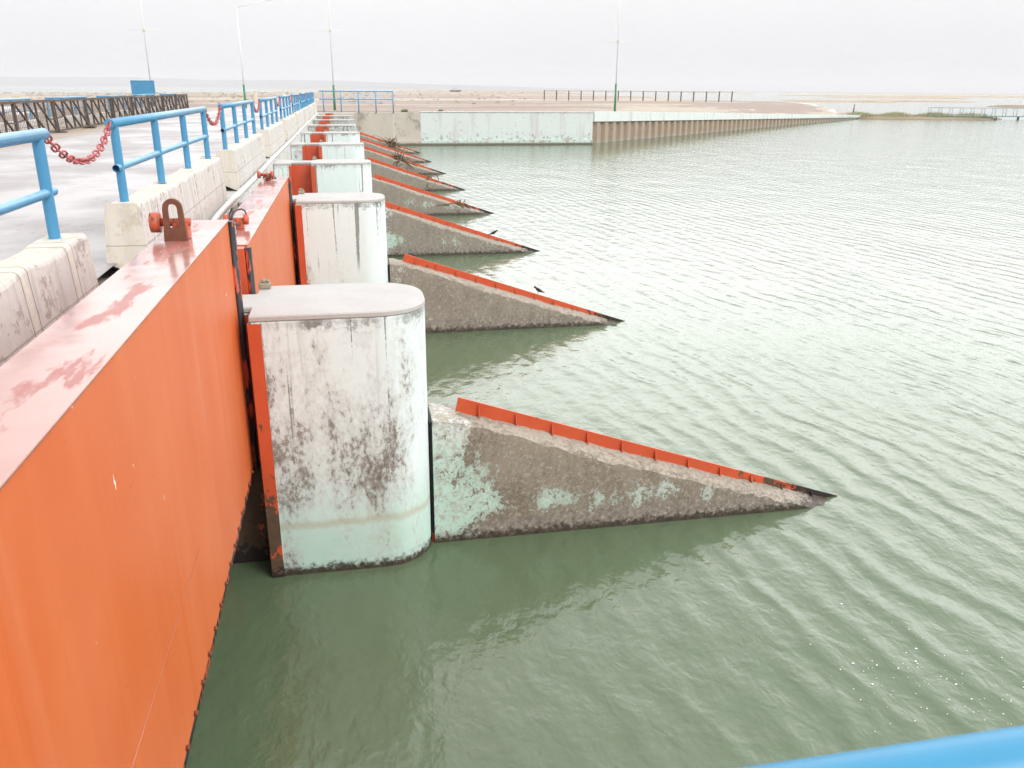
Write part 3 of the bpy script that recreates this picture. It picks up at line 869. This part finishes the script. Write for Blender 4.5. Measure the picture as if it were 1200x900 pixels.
# ------------------------------------------------------------------ gates
def lug(parent, x, y, z, shackle=True):
    m_ = MB()
    if shackle:
        # upright plate with a long rounded window, standing across the gate
        def loop(w_, z0, z1, r_, n=8):
            pts = [(w_,z0)]
            for k in range(n+1):
                a = PI*k/n; pts.append((r_*math.cos(a), z1-r_+r_*math.sin(a)))
            pts.append((-w_,z0)); return pts
        outer = loop(.086,0,.325,.072); inner = loop(.036,.10,.285,.036)
        for t0 in (0.0,):
            n = len(outer); vv = []; ff = []
            for t in (-.022,.022):
                vv += [(x+u, y+t, z+v) for u, v in outer] + [(x+u, y+t, z+v) for u, v in inner]
            for k in range(n-1):
                ff += [(k,k+1,n+k+1,n+k), (2*n+k,3*n+k,3*n+k+1,2*n+k+1), (k,2*n+k,2*n+k+1,k+1), (n+k,n+k+1,3*n+k+1,3*n+k)]
            ff += [(n-1,0,n,2*n-1), (3*n-1,4*n-1,3*n,2*n), (n-1,3*n-1,2*n,0), (2*n-1,n,3*n,4*n-1)]
            m_.add(vv, ff)
        m_.build('lifting_shackle', M['rust'], parent)
    k_ = .8 if shackle else .62
    X = lambda v: x+v*k_
    zc = z+.15*k_+.01
    b = MB().box(X(-.03),X(.11),y+.03,y+.03+.19*k_,z,z+.16*k_)
    b.build('lug_block', M['orangebit'], parent, bevel=.008)
    r_ = MB(); yc = y+.03+.09*k_
    r_.tube([(X(-.245),yc,zc),(X(-.24),yc,zc),(X(-.155),yc,zc),(X(-.15),yc,zc)], [.085*k_,.10*k_,.10*k_,.085*k_], 16)
    r_.tube([(X(-.15),yc,zc),(X(.13),yc,zc)], .04*k_, 10)
    if not shackle:
        r_.tube([(X(.12),yc,zc),(X(.125),yc,zc),(X(.20),yc,zc),(X(.205),yc,zc)], [.085*k_,.10*k_,.10*k_,.085*k_], 16)
    r_.build('roller', M['orangebit'], parent)

def ring_wire(parent, x, y, z, n, seed, mat, r=.05):
    rr = random.Random(seed); m_ = MB()
    for k in range(n):
        cx, cy, cz = x+rr.uniform(-.12,.12), y+rr.uniform(-.06,.06), z+rr.uniform(.0,.07)
        ax = Vector((rr.uniform(-1,1),rr.uniform(-1,1),rr.uniform(-1,1))).normalized()
        u = ax.orthogonal().normalized(); v = ax.cross(u)
        R_ = rr.uniform(r*.7, r*1.2)
        m_.tube([Vector((cx,cy,cz)) + u*R_*math.cos(2*PI*i/12) + v*R_*.8*math.sin(2*PI*i/12) for i in range(12)], .010, 6, closed=True)
    m_.build('chain_tangle', mat, parent)

XF, XB = -1.09, -1.50
def gate(y0, y1, zt, zb, label, lugs, bolts=True, seam=True):
    g = empty('sluice_gate', (0,y0,zb), label, 'sluice gate', 'orange steel sluice gates')
    Ly = y1-y0; H = zt-zb
    sk = MB().box(XF-.014, XF, .0, Ly, 0, H-.013)
    if seam:   # raised weld beads
        sk.tube([(XF+.001,.02,H*.30),(XF+.001,Ly*.62,H*.30)], .0025, 6)
    sk.build('skin_plate', M['orange'], g)
    MB().box(XB, XF-.015, -.17 if y0 > 2 else .0, Ly+.05, .03, H-.013).build('gate_body', M['liner'], g)
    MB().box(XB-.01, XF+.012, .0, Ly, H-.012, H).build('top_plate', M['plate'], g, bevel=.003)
    for ye in ((Ly+.03,) if y0 < 2 else (-.05, Ly+.03)):
        MB().tube([(XF+.012,ye,-.05),(XF+.012,ye,H*.5),(XF+.012,ye,H-.02)], .042, 12).build('side_seal', M['rubber'], g)
        MB().box(XF-.06, XF-.031, ye-.05, ye+.05, -.03, H-.03).build('seal_bar', M['liner'], g)
    if bolts:
        k = 0; yy = .3
        while yy < Ly-.05:
            bm_ = MB().tube([(XF,yy,.025),(XF+.016,yy,.025),(XF+.022,yy,.025)], [.017,.017,.010], 6)
            bm_.build('bolt', M['rust'], g); yy += .285
    MB().box(XF-.012, XF-.002, .02, Ly-.02, -.06, -.001).build('bottom_seal', M['rubber'], g)
    for (lx, ly, sh) in lugs:
        lug(g, lx, ly, H, sh)
    return g, H
g1, H1 = gate(.36, 8.0, 3.63, 1.17, 'raised nearest orange gate filling the lower left, pink wet top with rusty shackle', [(-1.34,6.9-.36,True)])
g2, H2 = gate(9.2, 16.48, 3.19, .76, 'second orange gate beyond the nearest one, set lower, with rollers on its pink top', [(-1.30,1.05,False),(-1.42,6.55,False)], bolts=False, seam=False)
ring_wire(g2, -1.36, 6.62, H2+.03, 9, 4, M['rust'])
ring_wire(g2, -1.26, 1.10, H2+.13, 2, 9, M['dark'], .09)

# ------------------------------------------------------------------ parapets, blue railings, chains
def parapet(y0, y1, x0, x1, top, base, out, lab, grp, sgn=1):
    m_ = MB()
    n = max(2, int((y1-y0)/.22)); vv = []; ff = []; rr = random.Random(int(y0*10))
    for k in range(n+1):
        y = y0+(y1-y0)*k/n
        j = rr.uniform(-.018,.012); jx = rr.uniform(-.012,.012)
        prof = [(x0-.05,base),(x0+.01,top-.03+j),(x0+.04,top+j),(x1-.03+jx,top+j),(x1-.006+jx,top-.03+j*1.5),(x1+(.03 if out else .05),base+.05),(x1+(.03 if out else .05),base-(.19 if out else 0))]
        if not out: pass
        vv += [(p[0], y-y0, p[1]) for p in prof]
    m = 7
    for k in range(n):
        for j in range(m):
            a = k*m+j; b = k*m+(j+1)%m; ff.append((a, b, b+m, a+m))
    ff += [tuple(range(m)), tuple(n*m+i for i in range(m-1,-1,-1))]
    m_.add(vv, ff)
    o = m_.build('parapet', M['para'], loc=(0,y0,0), bevel=.012)
    tag(o, lab, 'parapet', grp)
    return o
ordn = ['first','second','third','fourth','fifth','sixth','seventh','eighth','ninth','tenth']
par_lab = {0:'nearest whitewashed parapet length at the left edge of the view', 1:'whitewashed parapet length with yellowed end beside the raised gate',
  2:'whitewashed parapet length beside the far half of the second orange gate'}
for i in range(9):
    y0 = 9.57 + PITCH*(i-1); y1 = y0 + 6.49
    if i == 0: y0 = 0.7
    if i == 8: y1 = 75.2
    lab = par_lab.get(i, 'whitewashed parapet length standing beside the %s pier from the camera' % ordn[i-1])
    parapet(y0, y1, -2.54, -2.2, 3.58, 2.965, True, lab, 'whitewashed parapets along the road')

def make_railing(name, length, posts, h_post, h_top, h_mid, rp, rt_, rm, label, grp, over=.16):
    g = empty(name, (0,0,0), label, 'railing', grp)
    MB().tube([(0,-over,h_top),(0,length*.5,h_top),(0,length+over,h_top)], rt_, 14, cap=True).build('top_rail', M['blue'], g)
    MB().tube([(.0,-over,h_mid),(.0,length*.5,h_mid+.006),(.0,length+over,h_mid)], rm, 12, cap=False).build('mid_rail', M['blue'], g)
    for p in posts:
        m_ = MB().tube([(0,p,0),(0,p,h_top-rt_*.6)], rp, 12, cap=False)
        m_.tube([(0,p,-.0),(0,p,.010)], rp*1.25, 12)
        m_.build('post', M['blue'], g)
    return g
rail_lab = {0:'nearest blue pipe railing, cut by the left edge', 1:'blue pipe railing with four posts, between the two nearest red chains',
  2:'blue pipe railing right behind the first full section, above the second gate'}
rail = make_railing('railing', 6.06, [0,2.02,4.04,6.06], .86, .82, .37, .046, .048, .038, '', 'blue railings on the right parapet')
R0 = 9.785
for i in range(9):
    y0 = R0 + PITCH*(i-1)
    o = rail if i == 0 else copy_thing(rail)
    o.location = (-2.38, y0, 3.58)
    o['label'] = rail_lab.get(i, 'blue railing section above the %s pier from the camera, receding along the right parapet' % ordn[i-1])
# left side rails, seen past the lattice panels
lr_where = ['left end behind the nearest dark lattice', 'second of the far side run, behind the lattice', 'third of the far side run, left of the blue board', 'fourth of the far side run, below the blue board', 'last of the far side run, right of the blue board']
for k, i in enumerate(range(4, 9)):
    y0 = R0 + PITCH*(i-1) - .9
    o = copy_thing(rail); o.location = (-13.0, y0, 3.40)
    o['label'] = 'blue railing beyond the road, ' + lr_where[k]; o['group'] = 'blue railings on the left parapet'
    parapet(y0-.2, y0+6.3, -13.2, -12.86, 3.40, 2.8, False, 'pale far parapet, ' + lr_where[k], 'parapets on the far side of the road')

def chain_mesh(yA, yB, z, sag, mat, pitch=.092):
    """links following a parabola, alternate links turned by 90 degrees"""
    n0 = 60; pts = []
    for k in range(n0+1):
        t = k/n0; pts.append(Vector((0, yA+(yB-yA)*t, z - sag*(1-(2*t-1)**2) - .04*math.sin(PI*t)**.4*(0 if t in (0,1) else 1))))
    m_ = MB(); acc = 0; nxt = pitch*.5; k = 0; tot = 0
    for a, b in zip(pts, pts[1:]):
        l = (b-a).length
        while acc + l >= nxt:
            p = a + (b-a)*((nxt-acc)/l); t = (b-a).normalized()
            u = Vector((1,0,0)); v = t.cross(u)
            ang = (PI/4 if k % 2 else -PI/4)
            w_ = u*math.cos(ang) + v*math.sin(ang)
            lp = []
            for q in range(14):
                th = 2*PI*q/14; c0, s0 = math.cos(th), math.sin(th)
                lp.append(p + t*(.030*c0 + .026*(1 if c0 > 0 else -1)) + w_*(.030*s0))
            m_.tube(lp, .0095, 7, closed=True)
            k += 1; nxt += pitch
        acc += l
    return m_
ch = chain_mesh(0, 1.98, 0, .24, M['chain']).build('chain', M['chain'])
tag(ch, '', 'chain', 'red chains closing the railing gaps')
chain_lab = ['nearest red chain, sagging across the first gap in the blue railing', 'second red chain, above the far end of the raised gate', 'third red chain, hanging between blue railings above the second gate']
for i in range(8):
    o = ch if i == 0 else copy_thing(ch)
    o.location = (-2.38, R0 + PITCH*i - 2.17, 4.39)
    o['label'] = chain_lab[i] if i < 3 else '%s red chain counted from the camera, in the receding railing' % ordn[i].capitalize()

# white pipe along the foot of the parapet
hp = [(-1.99,11.1,2.70),(-1.96,11.7,2.80),(-1.98,12.6,2.83),(-2.05,13.8,2.83),(-2.07,16,2.83),(-2.05,20,2.83),(-2.08,26,2.83),(-2.06,34,2.83),(-2.08,45,2.83),(-2.06,58,2.83),(-2.07,72,2.83)]
def smooth_path(p, n=6):
    p = [Vector(q) for q in p]; out = []
    for i in range(len(p)-1):
        a, b, c, d2 = p[max(0,i-1)], p[i], p[i+1], p[min(len(p)-1,i+2)]
        for k in range(n):
            t = k/n
            out.append(.5*((2*b) + (c-a)*t + (2*a-5*b+4*c-d2)*t*t + (3*b-a-3*c+d2)*t**3))
    return out + [p[-1]]
hs_ = MB().tube(smooth_path(hp), .055, 10).build('hose', M['hose'])
tag(hs_, 'long white pipe lying along the foot of the right parapet', 'pipe')

# near viewing rail (photographer leans over it)
nr2 = empty('railing', (0,.5,3.0), 'blurred blue rail close to the lens at the lower right corner', 'railing')
MB().tube([(-1.6,0,1.188),(1,0,1.188),(4.4,0,1.188)], .035, 16).build('top_rail', M['bluedeep'], nr2)
MB().tube([(-1.6,0,.6),(1,0,.6),(4.4,0,.6)], .03, 12).build('mid_rail', M['bluedeep'], nr2)
for x in (-1.5, .4, 2.3, 4.2):
    MB().tube([(x,0,0),(x,0,1.155)], .035, 12).build('post', M['bluedeep'], nr2)

# railing across the end of the dam
er = empty('railing', (-1.95,77.0,2.70), 'thin blue railing crossing the far abutment at the end of the piers', 'railing')
for z in (1.78, 1.12):
    MB().tube([(0,0,z),(3,0,z),(6.28,0,z)], .05, 8).build('top_rail' if z > 1.5 else 'mid_rail', M['blue'], er)
for k in range(5):
    x = .32 + k*1.48
    MB().tube([(x,0,0),(x,0,1.78)], .05, 8).build('post', M['blue'], er)

# ------------------------------------------------------------------ lattice panels on the far side of the road
tp = empty('lattice_panel', (0,0,0), '', 'lattice panel', 'dark lattice panels along the road')
TL, TH = 4.35, 1.22
fr = MB()
fr.bar((0,0,TH),(0,TL,TH),.09,.09).bar((0,0,.08),(0,TL,.08),.07,.07).bar((0,.05,0),(0,.05,TH),.09,.10).bar((0,TL-.05,0),(0,TL-.05,TH),.09,.10)
fr.bar((-.25,.05,.02),(.30,.05,.02),.10,.05).bar((-.25,TL-.05,.02),(.30,TL-.05,.02),.10,.05)
fr.build('frame', M['truss'], tp)
for yq in (1.15, 2.3, 3.3):
    MB().bar((0,yq,.1),(0,yq,TH-.03),.06,.06).build('upright', M['truss'], tp)
for a, b in ((.1,1.7),(1.3,2.9),(2.5,4.1)):
    MB().bar((.04,a,TH-.05),(.04,b,.12),.06,.06).build('brace', M['truss'], tp)
MB().bar((.0,.1,.55),(.0,1.1,.62),.05,.05).build('strut', M['truss'], tp)
MB().bar((.0,3.3,.58),(.0,TL-.1,.52),.05,.05).build('strut', M['truss'], tp)
ms = MB()
y = .15
while y < TL-.1:
    ms.bar((-.03,y,.1),(-.03,y,TH-.04),.014,.014); y += .16
for z in (.35,.62,.9): ms.bar((-.03,.1,z),(-.03,TL-.1,z),.012,.012)
ms.build('mesh', M['wire'], tp)
rr = random.Random(11)
lat_where = ['cut by the left edge, nearest the camera', 'right above the end of the nearest blue railing', 'behind the nearest red chain', 'just right of the nearest red chain', 'in the middle of the dark row',
             'left of the blue board', 'just left below the blue board', 'below the blue board', 'just right of the blue board', 'second from the far end of the row', 'last at the far end of the row']
for i in range(9):
    o = tp if i == 0 else copy_thing(tp)
    o.location = (-11.3 + rr.uniform(-.08,.08), 29.0 + i*(TL+.03), 2.97)
    o.rotation_euler = (rr.uniform(-.01,.01), rr.uniform(-.05,.03), rr.uniform(-.02,.02))
    o['label'] = 'dark rusty lattice panel across the road, ' + lat_where[i if i < 5 else i+2]
# blue board
bd = empty('sign_board', (-13.75,66,2.6), 'plain blue rectangular board standing above the far side railing', 'sign board')
MB().box(-.74,.74,-.03,.03,1.66,2.50).build('panel', M['board'], bd, bevel=.01)
MB().box(-.78,.78,-.045,.045,2.501,2.54).box(-.78,.78,-.045,.045,1.62,1.659).box(-.78,-.741,-.045,.045,1.66,2.50).box(.741,.78,-.045,.045,1.66,2.50).build('frame', M['blue'], bd)
for x in (-.6,.6): MB().tube([(x,.10,0),(x,.10,2.4)], .05, 8).build('post', M['board'], bd)

# ------------------------------------------------------------------ poles
def pole(x, y, z0, hgreen, htop, label, cat, cross=None, arm=None, name='flag_pole', lean=0):
    g = empty(name, (x,y,z0), label, cat)
    MB().tube([(0,0,0),(lean*.3,0,hgreen)], [.12,.09], 10).build('base_tube', M['green'], g)
    MB().tube([(lean*.3,0,hgreen-.05),(lean,0,htop)], [.055,.042], 8).build('mast', M['polew'], g)
    if cross:
        MB().tube([(lean*.6-1.25,0,cross),(lean*.6+1.25,0,cross+.02)], .022, 6).build('crossbar', M['polew'], g)
        MB().box(lean*.6-.1,lean*.6+.1,-.1,.1,cross-.12,cross+.12).build('clamp', M['cream'], g, bevel=.02)
    if arm:
        MB().tube([(lean,0,htop-.05),(lean+arm*.5,0,htop+.28),(lean+arm,0,htop+.62)], .035, 8).build('lamp_arm', M['polew'], g)
        MB().ball((lean+arm+.25,0,htop+.66),.32,.12,.07).build('lamp_head', M['polew'], g)
    return g
pole(-.75, 82, 2.62, 2.35, 15, 'tall pale mast with green foot behind the end of the piers', 'mast', cross=6.9)
pole(26.0, 82, 2.66, 2.65, 15, 'tall pale mast with green foot above the sheet pile corner', 'mast', cross=6.4)
pole(-16.8, 84, 2.6, 2.35, 15, 'faint pale mast rising behind the blue board', 'mast', cross=6.8)
pole(-8.8, 84, 2.6, 2.35, 8.85, 'street lamp with green foot and long raised arm beyond the railing', 'street lamp', arm=2.6, name='street_lamp')

# ------------------------------------------------------------------ post and wire fence on the far shore
fa, fb = Vector((37.2,161.2,0)), Vector((70.0,150.7,0))
fe = empty('wire_fence', (37.2,161.2,0), 'row of thin dark fence posts with wire on the far shore', 'fence')
tops = []
for k in range(16):
    p = fa + (fb-fa)*k/15; z = land_z(p.x, p.y)
    q = p - fa
    MB().box(q.x-.085,q.x+.085,q.y-.085,q.y+.085,z-.3,z+1.75).build('post', M['dark'], fe)
    tops.append((q.x,q.y,z+1.68))
MB().tube(tops, .03, 5).build('wire', M['wire'], fe)

# cream marker posts beyond the road
for k, (y, lab) in enumerate(((118,'nearest'),(173,'middle'),(228,'farthest'))):
    m_ = MB().prism([(-.16,-.16),(.16,-.16),(.16,.16),(-.16,.16)], -.3, 1.35).box(-.19,.19,-.19,.19,1.351,1.47)
    o = m_.build('marker_post', M['cream'], loc=(-11.0, y, land_z(-11.0, y)), bevel=.03)
    tag(o, '%s of three small cream marker posts showing over the blue railing' % lab, 'marker post', 'cream marker posts')

# ------------------------------------------------------------------ reed spit, footbridge, weeds
sp2 = MB(); vv = []; ff = []; n = 60
ca, cb = Vector((93.5,150,0)), Vector((118.5,144.6,0)); ax = (cb-ca).normalized(); nn = Vector((-ax.y,ax.x,0))
for s, z in ((1,-.12),(.88,.25),(.55,.42)):
    for i in range(n):
        a = 2*PI*i/n; q = 1 + .07*math.sin(3*a+1) + .05*math.sin(7*a)
        p = (ca+cb)/2 + ax*((cb-ca).length/2+2.5)*math.cos(a)*q*(1-(1-s)*.4) + nn*6.0*math.sin(a)*q*s
        vv.append((p.x,p.y,z))
for j in range(2):
    for i in range(n): ff.append((j*n+i, j*n+(i+1)%n, (j+1)*n+(i+1)%n, (j+1)*n+i))
ff.append(tuple(2*n+i for i in range(n)))
sp2.add(vv, ff, True)
tag(sp2.build('mud_bank', M['mud']), 'reddish mud spit at the end of the sheet pile wall', kind='structure')
rr = random.Random(5); rv = []; rf = []
for k in range(5200):
    t = rr.random(); w_ = rr.gauss(0, 1.7)
    dens = 1 if t < .85 else .5
    if rr.random() > dens: continue
    p = ca + (cb-ca)*t*1.02 + nn*max(-4.4, min(4.4, w_))
    h = (rr.uniform(.4,.95) + .25*math.sin(t*23)) * (1.25 if .55 < t < .9 and rr.random() < .18 else 1)
    a = rr.uniform(0, PI); b = rr.uniform(.03,.075)
    lx, ly = rr.uniform(-.3,.3), rr.uniform(-.3,.3)
    i0 = len(rv)
    rv += [(p.x-b*math.cos(a),p.y-b*math.sin(a),.2),(p.x+b*math.cos(a),p.y+b*math.sin(a),.2),(p.x+lx*.4+b*.6*math.cos(a),p.y+ly*.4+b*.6*math.sin(a),.2+h*.6),(p.x+lx,p.y+ly,.2+h)]
    rf += [(i0,i0+1,i0+2),(i0,i0+2,i0+3)]
m_ = MB(); m_.add(rv, rf)
tag(m_.build('reeds', M['reed']), 'green and straw coloured reeds on the mud spit', kind='stuff')

fbg = empty('footbridge', (107,145.2,0), 'pale teal footbridge on short piles beside the reed spit', 'footbridge')
e0 = Vector((0,0,0)); e1 = Vector((44,-10,0)); dd = (e1-e0).normalized(); pn = Vector((-dd.y,dd.x,0))
MB().bar(e0+Vector((0,0,.62)), e1+Vector((0,0,.62)), 1.2, .16).build('deck', M['teal'], fbg)
for sgn in (-1, 1):
    q = pn*sgn*.55
    MB().tube([e0+q+Vector((0,0,2.05)), e1+q+Vector((0,0,2.05))], .03, 6).build('handrail', M['teal'], fbg)
    for k in range(24):
        p = e0+(e1-e0)*k/23+q
        MB().tube([p+Vector((0,0,.66)), p+Vector((0,0,2.05))], .05, 6).build('post', M['teal'], fbg)
for k in range(12):
    p = e0+(e1-e0)*k/11
    MB().bar(p+Vector((0,0,-1.2)), p+Vector((0,0,.54)), .28, .28).build('pile', M['dark'], fbg)

st = MB().tube([(0,0,-.2),(.03,0,1.1),(.06,0,2.2)], [.14,.12,.07], 8).build('mooring_stake', M['stick'], loc=(95.2,151.2,.35))
tag(st, 'single grey brown stake at the end of the sheet pile wall', 'stake')

for k, (x, y, sz, lab) in enumerate(((5.3,77.6,.62,'green weed tuft right of the end of the blue railing'),(8.6,78.6,.45,'smaller green weed tuft farther right on the wall top'))):
    rr = random.Random(40+k); vv = []; ff = []
    for q in range(160):
        a = rr.uniform(0, 2*PI); r0 = rr.uniform(0,.45)*sz; h = rr.uniform(.15,.62)*sz; l = rr.uniform(.1,.4)*sz; b = .03
        i0 = len(vv); cx, cy = r0*math.cos(a), r0*math.sin(a)
        vv += [(cx-b*math.sin(a),cy+b*math.cos(a),0),(cx+b*math.sin(a),cy-b*math.cos(a),0),(cx+l*math.cos(a),cy+l*math.sin(a),h)]
        ff.append((i0,i0+1,i0+2))
    m_ = MB(); m_.add(vv, ff)
    tag(m_.build('weed_tuft', M['weed'], loc=(x, y, 2.76)), lab, 'weed', 'weeds on the retaining wall')

# boat far out
bt = empty('boat', (68,536,2.75), 'tiny boat with pale cabin and reddish hull on the far plain', 'boat', rotz=.1)
hp_ = [(-3.6,0),(-3.2,-.9),(2.2,-1.0),(3.7,0),(2.2,1.0),(-3.2,.9)]
m_ = MB(); n = 6; vv = [(x*.85,y*.6,0) for x, y in hp_] + [(x,y,.95 + (.3 if x > 3 else 0)) for x, y in hp_]
m_.add(vv, [tuple(range(n-1,-1,-1)), tuple(range(n,2*n))] + [(i,(i+1)%n,n+(i+1)%n,n+i) for i in range(n)]); m_.build('hull', M['hull'], bt)
MB().box(-1.6,.9,-.7,.7,.97,2.2).box(-1.9,1.1,-.85,.85,2.201,2.32).build('cabin', M['cabin'], bt, bevel=.05)

# ------------------------------------------------------------------ driftwood on the fins
def drift(i, x, n, size, seed, label, hang=.6):
    rr = random.Random(seed); m_ = MB()
    for k in range(n):
        a = rr.uniform(0, 2*PI); l = size*rr.uniform(.4,1.1)
        px, py, pz = rr.gauss(0,.13)*size, rr.gauss(0,.10)*size, rr.uniform(-.25,.12)*size
        side = -1 if rr.random() < .75 else 1
        dx, dy, dz = rr.gauss(0,.45), side*abs(rr.gauss(.25,.2)), -abs(rr.gauss(hang,.25)) if rr.random() < .75 else abs(rr.gauss(.25,.15))
        p1_ = (px, py, pz); p2_ = (px+dx*l*.5+rr.gauss(0,.06), py+dy*l*.5, pz+dz*l*.5); p3_ = (px+dx*l, py+dy*l*.9, pz+dz*l+rr.gauss(0,.06))
        m_.tube([p1_,p2_,p3_], [rr.uniform(.016,.036)*size, .022*size, .009], 5)
    o = m_.build('driftwood', M['stick'], loc=(x, Y0+PITCH*i+ym, fin_top(x)+.01))
    tag(o, label, 'driftwood', 'driftwood caught on the fins')
drift(3, 4.45, 34, 1.0, 31, 'reed stalks and twigs leaning over the fourth orange fin')
drift(4, 3.95, 20, 1.0, 32, 'small dark twig knot hanging from the fifth orange fin', .8)
drift(5, 3.05, 70, 1.15, 33, 'bushy ball of dry twigs on the sixth orange fin')
drift(7, 3.55, 90, 1.4, 34, 'widest twig heap, on the farthest orange fin by the retaining wall')

# birds
def bird(x, y, z, rz, label, s=1.0):
    m_ = MB()
    # body: lofted rings from tail to beak, one continuous surface
    prof = [(-.17,.0,.004,.012),(-.12,.012,.012,.018),(-.07,.035,.034,.034),(-.01,.055,.048,.050),(.045,.075,.042,.046),(.075,.105,.028,.032),(.095,.125,.030,.030),(.118,.128,.024,.022),(.130,.124,.009,.008),(.155,.118,.002,.002)]
    vv = []; ff = []; n = 10
    for px, pz, ry, rz_ in prof:
        for k in range(n):
            a = 2*PI*k/n; vv.append((px*s, ry*math.cos(a)*s, (pz+.03+rz_*math.sin(a))*s))
    for i in range(len(prof)-1):
        for k in range(n): ff.append((i*n+k, i*n+(k+1)%n, (i+1)*n+(k+1)%n, (i+1)*n+k))
    ff += [tuple(range(n-1,-1,-1)), tuple((len(prof)-1)*n+k for k in range(n))]
    m_.add(vv, ff, True)
    for sy in (-1, 1): m_.tube([(0,sy*.018*s,.04*s),(.012*s,sy*.018*s,0)], .005*s, 5)
    o = m_.build('bird', M['bird'], loc=(x,y,z)); o.rotation_euler = (0,0,rz)
    tag(o, label, 'bird', 'small black birds on the fins')
bird(3.84, Y0+PITCH+ym, fin_top(3.84)+.03, 2.6, 'black bird perched lower down the second orange fin', .8)
bird(4.32, Y0+2*PITCH+ym, fin_top(4.32)+.02, -.2, 'black bird perched on the third orange fin', .95)

# foam flecks near the lower right
rr = random.Random(77); fmb = MB()
for k in range(130):
    x = 4.75 + rr.gauss(0,.45); y = 5.05 + rr.gauss(0,.5) - (x-4.75)*.3
    r = rr.uniform(.003,.007) * (1.6 if rr.random() < .1 else 1)
    fmb.ball((x,y,.002), r*rr.uniform(1,1.8), r, r*.5, 6, 3)
tag(fmb.build('foam', M['foam']), 'white foam flecks floating at the lower right', kind='stuff')

S.cycles.max_bounces = 6
S.cycles.volume_bounces = 0
S.cycles.use_denoising = True
try: S.cycles.denoising_prefilter = 'FAST'; S.cycles.denoiser = 'OPENIMAGEDENOISE'
except Exception: pass
